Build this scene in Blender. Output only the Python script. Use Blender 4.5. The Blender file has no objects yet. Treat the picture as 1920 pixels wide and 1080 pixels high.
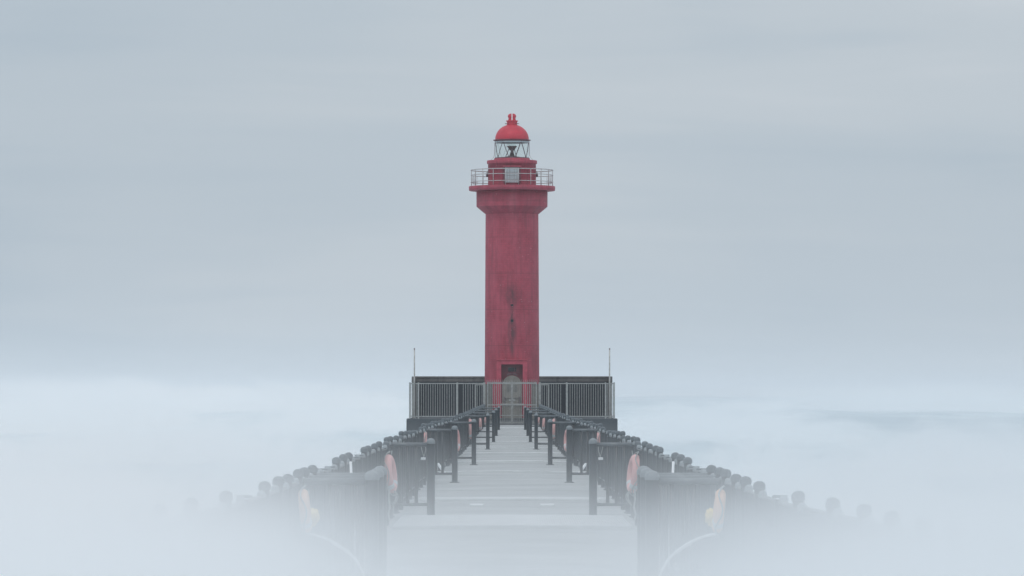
import bpy, bmesh, math, random
from mathutils import Vector, Matrix
R = math.radians
S = bpy.context.scene
C = S.collection

# ------------------------------------------------------------------ camera
EYE = 1.7
cam = bpy.data.objects.new('camera', bpy.data.cameras.new('camera'))
C.objects.link(cam)
cam.location = (0, 0, EYE)
cam.rotation_euler = (R(90), 0, 0)
cam.data.sensor_width = 36
cam.data.lens = 9000 / 1920 * 36
cam.data.shift_y = (735.6 - 540) / 1920
cam.data.clip_start = 0.5
cam.data.clip_end = 40000
S.camera = cam

# ------------------------------------------------------------------ world
SUN_EL, SUN_AZ = R(58), R(205)
w = bpy.data.worlds.new('World'); S.world = w; w.use_nodes = True
nt = w.node_tree; nt.nodes.clear()
def N(nt, t, **kw):
    n = nt.nodes.new(t)
    for k, v in kw.items(): setattr(n, k, v)
    return n
def L(nt, a, b): nt.links.new(a, b)
def M(nt, op, a, b=None, c=None, clamp=False):
    n = nt.nodes.new('ShaderNodeMath'); n.operation = op; n.use_clamp = clamp
    for i, v in enumerate((a, b, c)):
        if v is None: continue
        if isinstance(v, (int, float)): n.inputs[i].default_value = v
        else: nt.links.new(v, n.inputs[i])
    return n.outputs[0]
def RAMP(nt, fac, stops, interp='LINEAR'):
    n = nt.nodes.new('ShaderNodeValToRGB'); cr = n.color_ramp; cr.interpolation = interp
    while len(cr.elements) < len(stops): cr.elements.new(0.5)
    for e, (p, c) in zip(cr.elements, stops):
        e.position = p; e.color = (*c, 1) if len(c) == 3 else c
    nt.links.new(fac, n.inputs[0]); return n.outputs[0]
def MIX(nt, fac, a, b, mode='MIX'):
    n = nt.nodes.new('ShaderNodeMix'); n.data_type = 'RGBA'; n.blend_type = mode
    for s, v in ((n.inputs[0], fac), (n.inputs[6], a), (n.inputs[7], b)):
        if isinstance(v, (int, float)): s.default_value = v
        elif isinstance(v, tuple): s.default_value = (*v, 1)
        else: nt.links.new(v, s)
    return n.outputs[2]
def NOISE(nt, vec, scale, detail=4, rough=.5, dist=0):
    n = nt.nodes.new('ShaderNodeTexNoise')
    n.inputs['Scale'].default_value = scale; n.inputs['Detail'].default_value = detail
    n.inputs['Roughness'].default_value = rough; n.inputs['Distortion'].default_value = dist
    if vec is not None: nt.links.new(vec, n.inputs['Vector'])
    return n.outputs[0]
def MAP(nt, vec, scale=(1, 1, 1), rot=(0, 0, 0), loc=(0, 0, 0)):
    n = nt.nodes.new('ShaderNodeMapping')
    n.inputs['Scale'].default_value = scale; n.inputs['Rotation'].default_value = rot
    n.inputs['Location'].default_value = loc
    nt.links.new(vec, n.inputs['Vector']); return n.outputs[0]

sky = N(nt, 'ShaderNodeTexSky', sky_type='NISHITA')
sky.sun_disc = False; sky.sun_elevation = SUN_EL; sky.sun_rotation = SUN_AZ
sky.air_density = 1.0; sky.dust_density = 3.0
tc = N(nt, 'ShaderNodeTexCoord')
gen = tc.outputs['Generated']
sep = N(nt, 'ShaderNodeSeparateXYZ'); L(nt, gen, sep.inputs[0])
# a thick overcast: soft slanting stratus bands low down, brighter towards the zenith
bands = NOISE(nt, MAP(nt, gen, (4, 4, 44), (0, R(7), 0), (3.1, 0, .4)), 1.6, 4, .5, .4)
broad = NOISE(nt, MAP(nt, gen, (1, 1, 2.2), (0, R(24), 0), (7.3, 1.0, 2.6)), 7.0, 2, .5, .3)
v = M(nt, 'ADD', M(nt, 'MULTIPLY', bands, .8), M(nt, 'MULTIPLY', broad, 1.0))
v = M(nt, 'ADD', v, M(nt, 'MULTIPLY', sep.outputs[0], 1.3))
v = M(nt, 'ADD', v, M(nt, 'MULTIPLY', M(nt, 'MAXIMUM', M(nt, 'SUBTRACT', sep.outputs[2], .045), 0), 4.0))
low = RAMP(nt, M(nt, 'SUBTRACT', v, .43), [(.20, (4.35, 5.15, 5.9)), (.44, (4.85, 5.55, 6.2)), (.64, (5.3, 5.9, 6.45)), (.85, (5.8, 6.3, 6.8))], 'EASE')
lift = M(nt, 'SMOOTH_MAX', M(nt, 'SUBTRACT', sep.outputs[2], .12), 0, .1)
up = M(nt, 'ADD', 1.0, M(nt, 'MULTIPLY', lift, .75))
cmb = N(nt, 'ShaderNodeVectorMath', operation='SCALE'); L(nt, low, cmb.inputs[0]); L(nt, up, cmb.inputs['Scale'])
mixed = MIX(nt, .92, sky.outputs[0], cmb.outputs[0])
bg = N(nt, 'ShaderNodeBackground'); bg.inputs[1].default_value = .1
out = N(nt, 'ShaderNodeOutputWorld')
L(nt, mixed, bg.inputs[0]); L(nt, bg.outputs[0], out.inputs[0])

sun = bpy.data.lights.new('sun', 'SUN'); sun.energy = .6; sun.angle = R(14); sun.color = (1, .965, .92)
so = bpy.data.objects.new('sun', sun); C.objects.link(so)
so.rotation_euler = (R(90) - SUN_EL, 0, R(180) - SUN_AZ)

S.view_settings.view_transform = 'Standard'; S.view_settings.look = 'None'
S.view_settings.exposure = 0; S.view_settings.gamma = 1
S.cycles.use_denoising = True; S.cycles.use_adaptive_sampling = False
S.cycles.max_bounces = 24; S.cycles.volume_bounces = 20; S.cycles.diffuse_bounces = 4
S.cycles.transparent_max_bounces = 16
S.cycles.volume_step_rate = 1.0
S.cycles.volume_max_steps = 128

# ------------------------------------------------------------------ materials
def mat(name, col, rough=.6, metal=0, var=.12, nscale=3.0, bump=.0, bscale=30, coat=0, spec=.5):
    m = bpy.data.materials.new(name); m.use_nodes = True
    t = m.node_tree; b = t.nodes['Principled BSDF']
    o = N(t, 'ShaderNodeTexCoord').outputs['Object']
    n = NOISE(t, o, nscale, 5, .6)
    c1 = tuple(x * (1 - var) for x in col); c2 = tuple(min(1, x * (1 + var)) for x in col)
    c = RAMP(t, n, [(.3, c1), (.7, c2)])
    L(t, c, b.inputs['Base Color'])
    b.inputs['Roughness'].default_value = rough; b.inputs['Metallic'].default_value = metal
    b.inputs['Coat Weight'].default_value = coat
    b.inputs['Specular IOR Level'].default_value = spec
    if bump:
        bn = N(t, 'ShaderNodeBump'); bn.inputs['Strength'].default_value = bump; bn.inputs['Distance'].default_value = .01
        L(t, NOISE(t, o, bscale, 3), bn.inputs['Height']); L(t, bn.outputs[0], b.inputs['Normal'])
    m['c'] = 0
    return m

def mat_red():
    """painted masonry: faint tile courses, pale chips, dark damp streaks down the seaward face"""
    m = bpy.data.materials.new('red_masonry_paint'); m.use_nodes = True
    t = m.node_tree; b = t.nodes['Principled BSDF']
    o = N(t, 'ShaderNodeTexCoord').outputs['Object']
    s = N(t, 'ShaderNodeSeparateXYZ'); L(t, o, s.inputs[0])
    x, y, z = s.outputs
    ang = M(t, 'ARCTAN2', x, M(t, 'MULTIPLY', y, -1))
    cv = N(t, 'ShaderNodeCombineXYZ'); L(t, M(t, 'MULTIPLY', ang, 1.45), cv.inputs[0]); L(t, z, cv.inputs[1])
    br = N(t, 'ShaderNodeTexBrick'); L(t, cv.outputs[0], br.inputs['Vector'])
    br.inputs['Scale'].default_value = 1; br.inputs['Brick Width'].default_value = .24; br.inputs['Row Height'].default_value = .12
    br.inputs['Mortar Size'].default_value = .008; br.inputs['Mortar Smooth'].default_value = .5
    br.inputs['Color1'].default_value = (.37, .040, .070, 1); br.inputs['Color2'].default_value = (.29, .030, .056, 1)
    br.inputs['Mortar'].default_value = (.20, .026, .046, 1)
    base = br.outputs[0]
    big = NOISE(t, MAP(t, o, (1.8, 1.8, .8)), 1.0, 6, .68)
    base = MIX(t, RAMP(t, big, [(.35, (0, 0, 0)), (.66, (.7, .7, .7))]), base, (.44, .075, .115))
    # grime in runs
    runs = NOISE(t, MAP(t, cv.outputs[0], (7, .5, 1)), 1.0, 4, .6)
    base = MIX(t, RAMP(t, runs, [(.48, (0, 0, 0)), (.75, (.6, .6, .6))]), base, (.16, .035, .05))
    # damp streak: widest under the slot window, running down to above the door
    jit = M(t, 'MULTIPLY', M(t, 'SUBTRACT', NOISE(t, MAP(t, o, (2, 2, 1.5)), 1.5, 4), .5), .12)
    ax = M(t, 'ABSOLUTE', M(t, 'ADD', x, jit))
    wid = RAMP(t, M(t, 'DIVIDE', z, 10), [(.26, (.10,) * 3), (.36, (.16,) * 3), (.45, (.34,) * 3), (.50, (.30,) * 3), (.54, (.12,) * 3), (.60, (.22,) * 3), (.66, (.60,) * 3), (.70, (.5,) * 3), (.74, (0, 0, 0))])
    st = M(t, 'SUBTRACT', 1, M(t, 'DIVIDE', ax, M(t, 'MAXIMUM', wid, .01)), clamp=True)
    st = M(t, 'MULTIPLY', st, RAMP(t, NOISE(t, MAP(t, o, (8, 8, 2)), 1.0, 4, .65), [(.3, (.15,) * 3), (.62, (1, 1, 1))]))
    st = M(t, 'MULTIPLY', st, RAMP(t, M(t, 'DIVIDE', z, 10), [(.28, (.15,) * 3), (.36, (.7,) * 3), (.48, (1, 1, 1)), (.55, (.9,) * 3), (.62, (.8,) * 3), (.69, (.7,) * 3), (.74, (0, 0, 0))]))
    front = RAMP(t, M(t, 'MULTIPLY', y, -1), [(.2, (0, 0, 0)), (.9, (1, 1, 1))])
    st = M(t, 'MULTIPLY', M(t, 'MULTIPLY', st, 1.35, clamp=True), front)
    base = MIX(t, M(t, 'MULTIPLY', st, .80), base, (.05, .028, .035))
    # paler rubbed areas high up
    pv = M(t, 'MULTIPLY', M(t, 'SUBTRACT', 1, M(t, 'DIVIDE', M(t, 'ABSOLUTE', x), .42), clamp=True), RAMP(t, M(t, 'DIVIDE', z, 14), [(.68, (0, 0, 0)), (.84, (.5,) * 3), (.87, (.3,) * 3), (.9, (0, 0, 0))]))
    base = MIX(t, M(t, 'MULTIPLY', pv, NOISE(t, MAP(t, o, (6, 6, 2)), 1.0, 4)), base, (.5, .16, .2))
    # pour joints
    fz = M(t, 'FRACT', M(t, 'ADD', M(t, 'DIVIDE', z, 1.93), M(t, 'MULTIPLY', NOISE(t, o, .9, 2), .02)))
    base = MIX(t, RAMP(t, fz, [(0, (.42,) * 3), (.012, (.42,) * 3), (.03, (0, 0, 0))]), base, (.16, .03, .045))
    # chipped specks
    vo = N(t, 'ShaderNodeTexVoronoi'); vo.inputs['Scale'].default_value = 4.0; L(t, o, vo.inputs['Vector'])
    sp = RAMP(t, vo.outputs['Distance'], [(.05, (1, 1, 1)), (.11, (0, 0, 0))])
    sp = M(t, 'MULTIPLY', sp, RAMP(t, NOISE(t, o, 1.3, 4), [(.44, (0, 0, 0)), (.55, (.8,) * 3)]))
    base = MIX(t, sp, base, (.55, .3, .33))
    L(t, base, b.inputs['Base Color'])
    b.inputs['Roughness'].default_value = .62; b.inputs['Specular IOR Level'].default_value = .35
    bn = N(t, 'ShaderNodeBump'); bn.inputs['Strength'].default_value = .5; bn.inputs['Distance'].default_value = .01
    L(t, M(t, 'SUBTRACT', NOISE(t, o, 14, 4), M(t, 'MULTIPLY', br.outputs['Fac'], .6)), bn.inputs['Height']); L(t, bn.outputs[0], b.inputs['Normal'])
    return m

def mat_concrete(name, c1, c2, scale=1.0, stain=None, rough=.85, streak=False):
    m = bpy.data.materials.new(name); m.use_nodes = True
    t = m.node_tree; b = t.nodes['Principled BSDF']
    o = N(t, 'ShaderNodeTexCoord').outputs['Object']
    vec = MAP(t, o, (1, 1, .25)) if streak else o
    a = NOISE(t, vec, .9 * scale, 6, .65); f = NOISE(t, o, 22 * scale, 3, .7)
    c = MIX(t, RAMP(t, a, [(.32, (0, 0, 0)), (.68, (1, 1, 1))]), c1, c2)
    c = MIX(t, RAMP(t, f, [(.35, (.0,) * 3), (.75, (.5,) * 3)]), c, tuple(v * .62 for v in c1))
    if stain:
        c = MIX(t, RAMP(t, NOISE(t, MAP(t, o, (2.4, 2.4, .3)), 1.1, 5, .7), [(.5, (0, 0, 0)), (.72, (.8,) * 3)]), c, stain)
    L(t, c, b.inputs['Base Color']); b.inputs['Roughness'].default_value = rough
    b.inputs['Specular IOR Level'].default_value = .3
    bn = N(t, 'ShaderNodeBump'); bn.inputs['Strength'].default_value = .6; bn.inputs['Distance'].default_value = .012
    L(t, f, bn.inputs['Height']); L(t, bn.outputs[0], b.inputs['Normal'])
    return m

RED = mat_red()
DOME = mat('dome_red_enamel', (.50, .036, .060), .5, 0, .12, 3, .2, 12, .03, .25)
EAVE = mat('dark_red_trim', (.14, .02, .035), .5)
RAILG = mat('gallery_grey_metal', (.42, .40, .40), .5, .3, .3, 14)
BARS = mat('glazing_dark_metal', (.11, .075, .09), .45, .2)
PANELG = mat('pale_grey_panel', (.40, .46, .48), .5, 0, .12, 5)
FENCE = mat('slate_painted_steel', (.028, .039, .048), .34, 0, .25, 5, .2, 40)
RAILM = mat('toplit_wing_rail', (.11, .13, .145), .34, 0, .25, 5)  # fence colour made lighter to stand for sky light along the rail tops
CAPM = mat('toplit_slate_cap', (.10, .125, .143), .45, 0, .2, 6)  # slate lightened to paint in skylight on the upturned domes
WCAP = mat('toplit_wing_cap', (.20, .23, .25), .45, 0, .2, 6)  # same steel as the posts, light from above put into a paler colour
PALECAP = mat('toplit_weathered_cap', (.25, .285, .305), .5, 0, .2, 6)  # weathered grey, paled further so the colour carries the top light
GALV = mat('galvanised_steel', (.31, .32, .315), .5, .1, .25, 9)
RUSTW = mat('rust_flecked_white_paint', (.55, .53, .5), .6, 0, .35, 4)
WHITE = mat('white_plastic', (.78, .80, .82), .45, 0, .05)
ROPE = mat('grey_rope', (.33, .35, .35), .9, 0, .3, 30)
BUOY = mat('faded_orange_red_foam', (.66, .37, .36), .55, 0, .12, 4)
BAND = mat('reflective_grey_band', (.55, .58, .60), .35)
PALEBUOY = mat('sun_bleached_peach_foam', (.82, .52, .36), .6, 0, .1, 6)
BAG = mat('yellow_nylon', (.78, .56, .16), .75, 0, .2, 20, .6, 30)
STONE = mat_concrete('weathered_monument_stone', (.20, .185, .165), (.30, .28, .25), 2.2, (.13, .12, .11))
PILLAR = mat_concrete('brown_grey_concrete', (.13, .125, .12), (.19, .18, .165), 1.5)
WALL = mat_concrete('stained_parapet_concrete', (.13, .132, .132), (.235, .23, .22), 1.6, (.06, .062, .068), streak=True)
TAR = mat_concrete('tarred_wall_base', (.018, .025, .036), (.034, .043, .056), .8, (.014, .018, .025), streak=True)
BLOCK = mat_concrete('dark_base_concrete', (.05, .064, .075), (.075, .09, .10), .7, (.05, .06, .07), streak=True)
DECK = mat_concrete('pale_worn_deck_concrete', (.31, .33, .335), (.46, .475, .48), .55, None)
STEP = mat_concrete('step_concrete', (.18, .19, .20), (.28, .29, .30), .9)
PLATE = mat('ridged_zinc_plate', (.56, .58, .59), .5, 0, .12, 3)
DARKW = mat('dark_window', (.015, .02, .028), .2)
BRASS = mat('lamp_dark_bronze', (.12, .05, .05), .4, .3)
SURR = mat('surround_red', (.45, .06, .10), .6, 0, .2, 4, .4, 20)
DOORM = mat('door_faded_red', (.14, .022, .036), .5, 0, .15, 3)

def mat_glass():
    m = bpy.data.materials.new('lantern_glass'); m.use_nodes = True
    t = m.node_tree; t.nodes.clear()
    o = N(t, 'ShaderNodeOutputMaterial'); mx = N(t, 'ShaderNodeMixShader')
    tr = N(t, 'ShaderNodeBsdfTransparent'); tr.inputs[0].default_value = (.93, .96, .95, 1)
    gl = N(t, 'ShaderNodeBsdfGlossy'); gl.inputs['Roughness'].default_value = .08
    fr = N(t, 'ShaderNodeLayerWeight'); fr.inputs[0].default_value = .5
    L(t, M(t, 'ADD', .04, M(t, 'MULTIPLY', M(t, 'POWER', fr.outputs['Facing'], 4), .45)), mx.inputs[0]); L(t, tr.outputs[0], mx.inputs[1]); L(t, gl.outputs[0], mx.inputs[2]); L(t, mx.outputs[0], o.inputs[0])
    return m
GLASS = mat_glass()

# ------------------------------------------------------------------ helpers
def tag(o, label=None, cat=None, group=None, kind=None):
    if label: o['label'] = label
    if cat: o['category'] = cat
    if group: o['group'] = group
    if kind: o['kind'] = kind
    return o
def empty(name, loc, label, cat, group=None, rz=0):
    o = bpy.data.objects.new(name, None); C.objects.link(o); o.location = loc; o.rotation_euler = (0, 0, rz)
    o.empty_display_size = .2
    return tag(o, label, cat, group)
def link(name, me, m=None, parent=None, loc=None):
    o = bpy.data.objects.new(name, me); C.objects.link(o)
    if m is not None and not me.materials: me.materials.append(m)
    if parent is not None: o.parent = parent
    if loc is not None: o.location = loc
    return o
class MB:
    def __init__(s): s.bm = bmesh.new()
    def box(s, x0, x1, y0, y1, z0, z1, bev=0):
        r = bmesh.ops.create_cube(s.bm, size=1)
        vs = r['verts']
        bmesh.ops.scale(s.bm, vec=(x1 - x0, y1 - y0, z1 - z0), verts=vs)
        bmesh.ops.translate(s.bm, vec=((x0 + x1) / 2, (y0 + y1) / 2, (z0 + z1) / 2), verts=vs)
        if bev:
            es = list({e for v in vs for e in v.link_edges})
            bmesh.ops.bevel(s.bm, geom=es, offset=bev, segments=2, profile=.5, affect='EDGES')
        return s
    def lathe(s, prof, seg=32, cx=0, cy=0, a0=0, a1=2 * math.pi, smooth=True, cap=True):
        full = abs(a1 - a0 - 2 * math.pi) < 1e-6
        n = seg if full else seg + 1
        rings = []
        for r, z in prof:
            if r < 1e-6:
                rings.append([s.bm.verts.new((cx, cy, z))])
            else:
                rings.append([s.bm.verts.new((cx + r * math.sin(a0 + (a1 - a0) * i / seg), cy - r * math.cos(a0 + (a1 - a0) * i / seg), z)) for i in range(n)])
        for A, B in zip(rings, rings[1:]):
            for i in range(seg):
                j = (i + 1) % n
                if len(A) == 1 and len(B) == 1: continue
                if len(A) == 1: f = s.bm.faces.new((A[0], B[j], B[i]))
                elif len(B) == 1: f = s.bm.faces.new((A[i], A[j], B[0]))
                else: f = s.bm.faces.new((A[i], A[j], B[j], B[i]))
                f.smooth = smooth
        return s
    def tube(s, pts, r, seg=8, closed=False, cap=True):
        pts = [Vector(p) for p in pts]; rings = []
        n = len(pts); prev = None
        for i, p in enumerate(pts):
            a = pts[i - 1] if (i > 0 or closed) else p
            b = pts[(i + 1) % n] if (i < n - 1 or closed) else p
            d = (b - a).normalized()
            if prev is None:
                u = d.cross(Vector((0, 0, 1)))
                if u.length < .01: u = d.cross(Vector((1, 0, 0)))
            else: u = prev - d * prev.dot(d)
            u.normalize(); prev = u; v = d.cross(u)
            rr = r[i] if isinstance(r, (list, tuple)) else r
            rings.append([s.bm.verts.new(p + u * rr * math.cos(2 * math.pi * k / seg) + v * rr * math.sin(2 * math.pi * k / seg)) for k in range(seg)])
        m = n if closed else n - 1
        for i in range(m):
            A, B = rings[i], rings[(i + 1) % n]
            for k in range(seg):
                f = s.bm.faces.new((A[k], A[(k + 1) % seg], B[(k + 1) % seg], B[k])); f.smooth = True
        if not closed and cap:
            s.bm.faces.new(rings[0][::-1]); s.bm.faces.new(rings[-1])
        return s
    def mesh(s, name, m):
        bmesh.ops.recalc_face_normals(s.bm, faces=s.bm.faces)
        me = bpy.data.meshes.new(name); s.bm.to_mesh(me); s.bm.free()
        if m: me.materials.append(m)
        return me
    def build(s, name, m, parent=None, loc=None):
        return link(name, s.mesh(name, m), None, parent, loc)
def ring(r, z, n=64, cx=0, cy=0):
    return [(cx + r * math.sin(2 * math.pi * i / n), cy - r * math.cos(2 * math.pi * i / n), z) for i in range(n)]
def sc(d): return 9000.0 / d
def lerp(tab, x):
    if x <= tab[0][0]: return tab[0][1]
    for (a, p), (b, q) in zip(tab, tab[1:]):
        if x <= b: return p + (q - p) * (x - a) / (b - a)
    return tab[-1][1]
random.seed(5)

# ------------------------------------------------------------------ sea
def mat_sea():
    m = bpy.data.materials.new('milky_sea'); m.use_nodes = True
    t = m.node_tree; b = t.nodes['Principled BSDF']
    o = N(t, 'ShaderNodeTexCoord').outputs['Object']
    s = N(t, 'ShaderNodeSeparateXYZ'); L(t, o, s.inputs[0])
    a = NOISE(t, MAP(t, o, (.012, .0022, 1)), 1.0, 4, .5, .6)
    c = NOISE(t, MAP(t, o, (.03, .008, 1), (0, 0, R(4))), 1.0, 3, .5, 2.0)
    v = M(t, 'ADD', M(t, 'MULTIPLY', a, .6), M(t, 'MULTIPLY', c, .4))
    side = M(t, 'MULTIPLY', M(t, 'DIVIDE', s.outputs[0], M(t, 'MAXIMUM', M(t, 'ABSOLUTE', s.outputs[1]), 200)), 1.0)
    v = M(t, 'SUBTRACT', v, M(t, 'MULTIPLY', M(t, 'MAXIMUM', M(t, 'MINIMUM', M(t, 'DIVIDE', s.outputs[0], 60), 1), -1), .09))
    col = RAMP(t, v, [(.34, (.47, .55, .60)), (.52, (.58, .66, .70)), (.70, (.70, .76, .79))], 'EASE')
    L(t, col, b.inputs['Base Color']); b.inputs['Roughness'].default_value = .7
    b.inputs['Specular IOR Level'].default_value = .15
    return m
mb = MB()
bm = mb.bm
vs = [bm.verts.new(p) for p in ((-20000, -500, -3), (20000, -500, -3), (20000, 30000, -3), (-20000, 30000, -3))]
bm.faces.new(vs)
tag(mb.build('sea', mat_sea()), 'pale misty sea around the pier', kind='structure')

# ------------------------------------------------------------------ deck
OUT = [(10, 2.0), (20, 2.0), (26, 1.97), (30, 1.76), (34, 1.70), (48, 1.655), (95, 1.65), (103, 1.60), (116, 1.46), (137, 1.42), (250, 1.42)]
XO = lambda d: lerp(OUT, d)
def deckz(x): return -.016 * (x / 1.6) ** 2
mb = MB(); bm = mb.bm
y = 4.0; k = 0
rnd = random.Random(3)
seams = []
while y < 249.6:
    ln = 3.6 + rnd.random() * 3.0 if y > 60 else 5.6
    if y + ln > 246: ln = 249.7 - y
    rise = .001 + rnd.random() * .006
    lo = -rnd.random() * .002
    y0, y1 = y + .002, y + ln - .002
    xs = [-1, -.75, -.5, -.25, 0, .25, .5, .75, 1]
    rows = []
    for yy, dz in ((y0, -.02), (y0, rise - .006), (y0 + .02, rise), (y0 + .25, rise * .75), ((y0 + y1) / 2, rise * .2), (y1 - .02, lo), (y1, -.02)):
        hw = XO(yy) + .16
        rows.append([bm.verts.new((a * hw, yy, deckz(a * hw) + dz)) for a in xs])
    for A, B in zip(rows, rows[1:]):
        for i in range(8): bm.faces.new((A[i], A[i + 1], B[i + 1], B[i]))
    seams.append(y); y += ln
# sub-base and edge beam
for a, b_ in ((4, 60), (60, 120), (120, 249.7)):
    hw = XO((a + b_) / 2) + .12
    mb.box(-hw, hw, a, b_ - .01, -.55, -.045)
deck = mb.build('pier_deck', DECK)
tag(deck, 'long pale concrete pier deck', kind='structure')
# ribbed expansion joint plates across the deck
for (d0, d1, hw) in ((60.2, 65.0, 1.50),):
    pass
def joint(ya, yb, hw, label):
    mb = MB(); n = int(hw * 2 / .03)
    for i in range(n):
        x = -hw + (i + .5) * .03 * (2 * hw) / (n * .03)
        z = deckz(x) + .030
        mb.box(x - .010, x + .010, ya, yb, z - .02, z + .008)
    mb2 = mb
    for i in range(24):
        xa = -hw + 2 * hw * i / 24; xb = xa + 2 * hw / 24
        z = deckz((xa + xb) / 2) + .025
        mb.box(xa, xb - .0005, ya - .01, yb + .01, z - .03, z)
    o = mb.build('expansion_joint', PLATE)
    tag(o, label, kind='structure')
joint(60.0, 65.4, 1.50, 'wide ribbed plate over the joint nearest the camera')
joint(75.0, 76.5, 1.50, 'narrow ribbed plate over the second joint')
# thin metal strips over far joints
COVER = mat('worn_cover_strip', (.60, .62, .63), .6, 0, .15, 3)
for i, (yy, wd) in enumerate(((102.5, .5), (117.5, .9), (134, .7), (147, .5), (164.5, 1.0), (183, .6), (203, .7), (229, 1.6))):
    mb = MB()
    for j in range(16):
        hw = XO(yy) + .05
        xa = -hw + 2 * hw * j / 16; xb = xa + 2 * hw / 16
        z = deckz((xa + xb) / 2) + .018
        mb.box(xa, xb, yy, yy + wd, z - .03, z)
    tag(mb.build('joint_cover', COVER), 'thin pale cover strip across a deck joint', kind='structure', group='joint cover strips')
# two small pale plates set in the deck
for sx, side in ((-1, 'left'), (1, 'right')):
    mb = MB(); cx = sx * 66 / 124.5
    mb.box(cx - .10, cx + .10, 71.6, 72.6, deckz(cx) + .003, deckz(cx) + .020, .002)
    tag(mb.build('floor_plate', PLATE), f'small white floor plate on the deck, {side} one of the pair before the ribbed strip', 'floor plate', 'small floor plates on the deck')

# ------------------------------------------------------------------ outer railings
def post_mesh(name, r, ztop, m, dome=True, lip=1.17):
    """returns (post mesh, cap mesh)"""
    rl = r * lip; h = r * .85 if dome else .014
    mb = MB()
    mb.lathe([(r, 0), (r, ztop - h - .015)], 14)
    mb.lathe([(r * 1.7, 0), (r * 1.7, .02), (r, .024)], 14)
    post = mb.mesh(name, FENCE)
    mb = MB()
    if dome:
        prof = [(0, ztop - h - .03), (rl * .98, ztop - h - .03), (rl, ztop - h - .025), (rl, ztop - h)]
        for i in range(1, 8):
            a = i / 7 * math.pi / 2
            prof.append((rl * .97 * math.cos(a), ztop - h + h * math.sin(a)))
        prof[-1] = (0, ztop)
    else:
        prof = [(0, ztop - .018), (rl * 1.15, ztop - .018), (rl * 1.15, ztop), (0, ztop)]
    mb.lathe(prof, 16)
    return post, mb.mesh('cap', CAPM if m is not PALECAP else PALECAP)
def put_post(name, pm, parent, loc):
    o = link(name, pm[0], None, parent, loc)
    link('cap', pm[1], None, o, (0, 0, 0))
    return o
PM_TALL = post_mesh('post', .036, 1.11, FENCE, lip=1.2)
PM_FLAT = post_mesh('post', .037, 1.047, FENCE, dome=False)
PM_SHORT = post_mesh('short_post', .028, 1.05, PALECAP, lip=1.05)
def saw(d):
    if d < 60: return 0.0
    return .5 - ((d / 9.0) % 1.0)
def XZ(d): return XO(d) + saw(d) * .07
ORD = ['first', 'second', 'third', 'fourth', 'fifth', 'sixth', 'seventh', 'eighth', 'ninth', 'tenth']
bounds = [14.5, 38.4, 65.4, 90.2, 112.2, 142.7, 163.4, 187.0, 217.0, 249.0]
def missing(d):
    u = d / 14850 * 1000 * 1.0
    iw = sc(d) * 1.65 and 1000 / (XO(d) * sc(d))
    return 1.91 < iw < 2.09 or 2.74 < iw < 3.02 or 3.36 < iw < 3.50 or 5.5 < iw < 5.72
SEC = ['fading into the fog nearest the camera', 'running from the clustered first wings to the second wing', 'behind the second wing, life ring on it',
       'behind the third wing', 'behind the fourth wing', 'behind the fifth wing', 'behind the sixth wing', 'behind the seventh wing', 'last, ending at the gate']
SEC = ['railing run nearest the camera, half lost in fog', 'railing run behind the clustered near wing rails, up to the next wing rail',
       'railing run just behind the widest clear wing', 'third clear railing run, holding a life ring by its far post',
       'railing run halfway along the pier', 'railing run just past the middle of the pier', 'short distant railing run, third before the gate',
       'distant railing run, second before the gate', 'farthest railing run, ending at the steel gate']
for sx, side in ((-1, 'left'), (1, 'right')):
    for k, (a, b_) in enumerate(zip(bounds, bounds[1:])):
        t = empty('railing', (sx * XO((a + b_) / 2), a, 0), f'{side} dark {SEC[k]}', 'railing', f'railing runs along the {side} edge of the pier')
        ox, oy = t.location.x, t.location.y
        r_ = random.Random(100 + k)
        dd = a + .5; pd = []
        while dd < b_ - .3:
            pd.append(dd + r_.uniform(-.2, .2)); dd += 1.64 if dd < 54 else 2.3
        for d in pd:
            x = sx * XZ(d)
            me = PM_FLAT if missing(d) else PM_TALL
            put_post('post', me, t, (x - ox, d - oy, -.02 + saw(d) * .05 + r_.uniform(-.006, .006)))
            put_post('short_post', PM_SHORT, t, (x - ox + sx * .006, d - oy - .34, -.02 + r_.uniform(-.008, .008)))
        def path(z, e=0.0):
            ds = [a + .05 + (b_ - a - .1) * i / 48 for i in range(49)]
            return [(sx * (XZ(d) + e) - ox, d - oy, z + (saw(d) * .05 if z > .5 else 0)) for d in ds]
        MB().tube(path(.985), .016, 8).build('top_rail', FENCE, t)
        MB().tube(path(.13), .018, 8).build('bottom_rail', FENCE, t)
        mb = MB(); nb = int((b_ - a) / .115)
        for i in range(nb):
            d = a + (i + .5) * (b_ - a) / nb; x = sx * XZ(d) - ox
            q = .017
            mb.tube([(x, d - oy, .12), (x, d - oy, .985)], q, 6, cap=False)
        mb.build('baluster_panel', FENCE, t)

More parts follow.
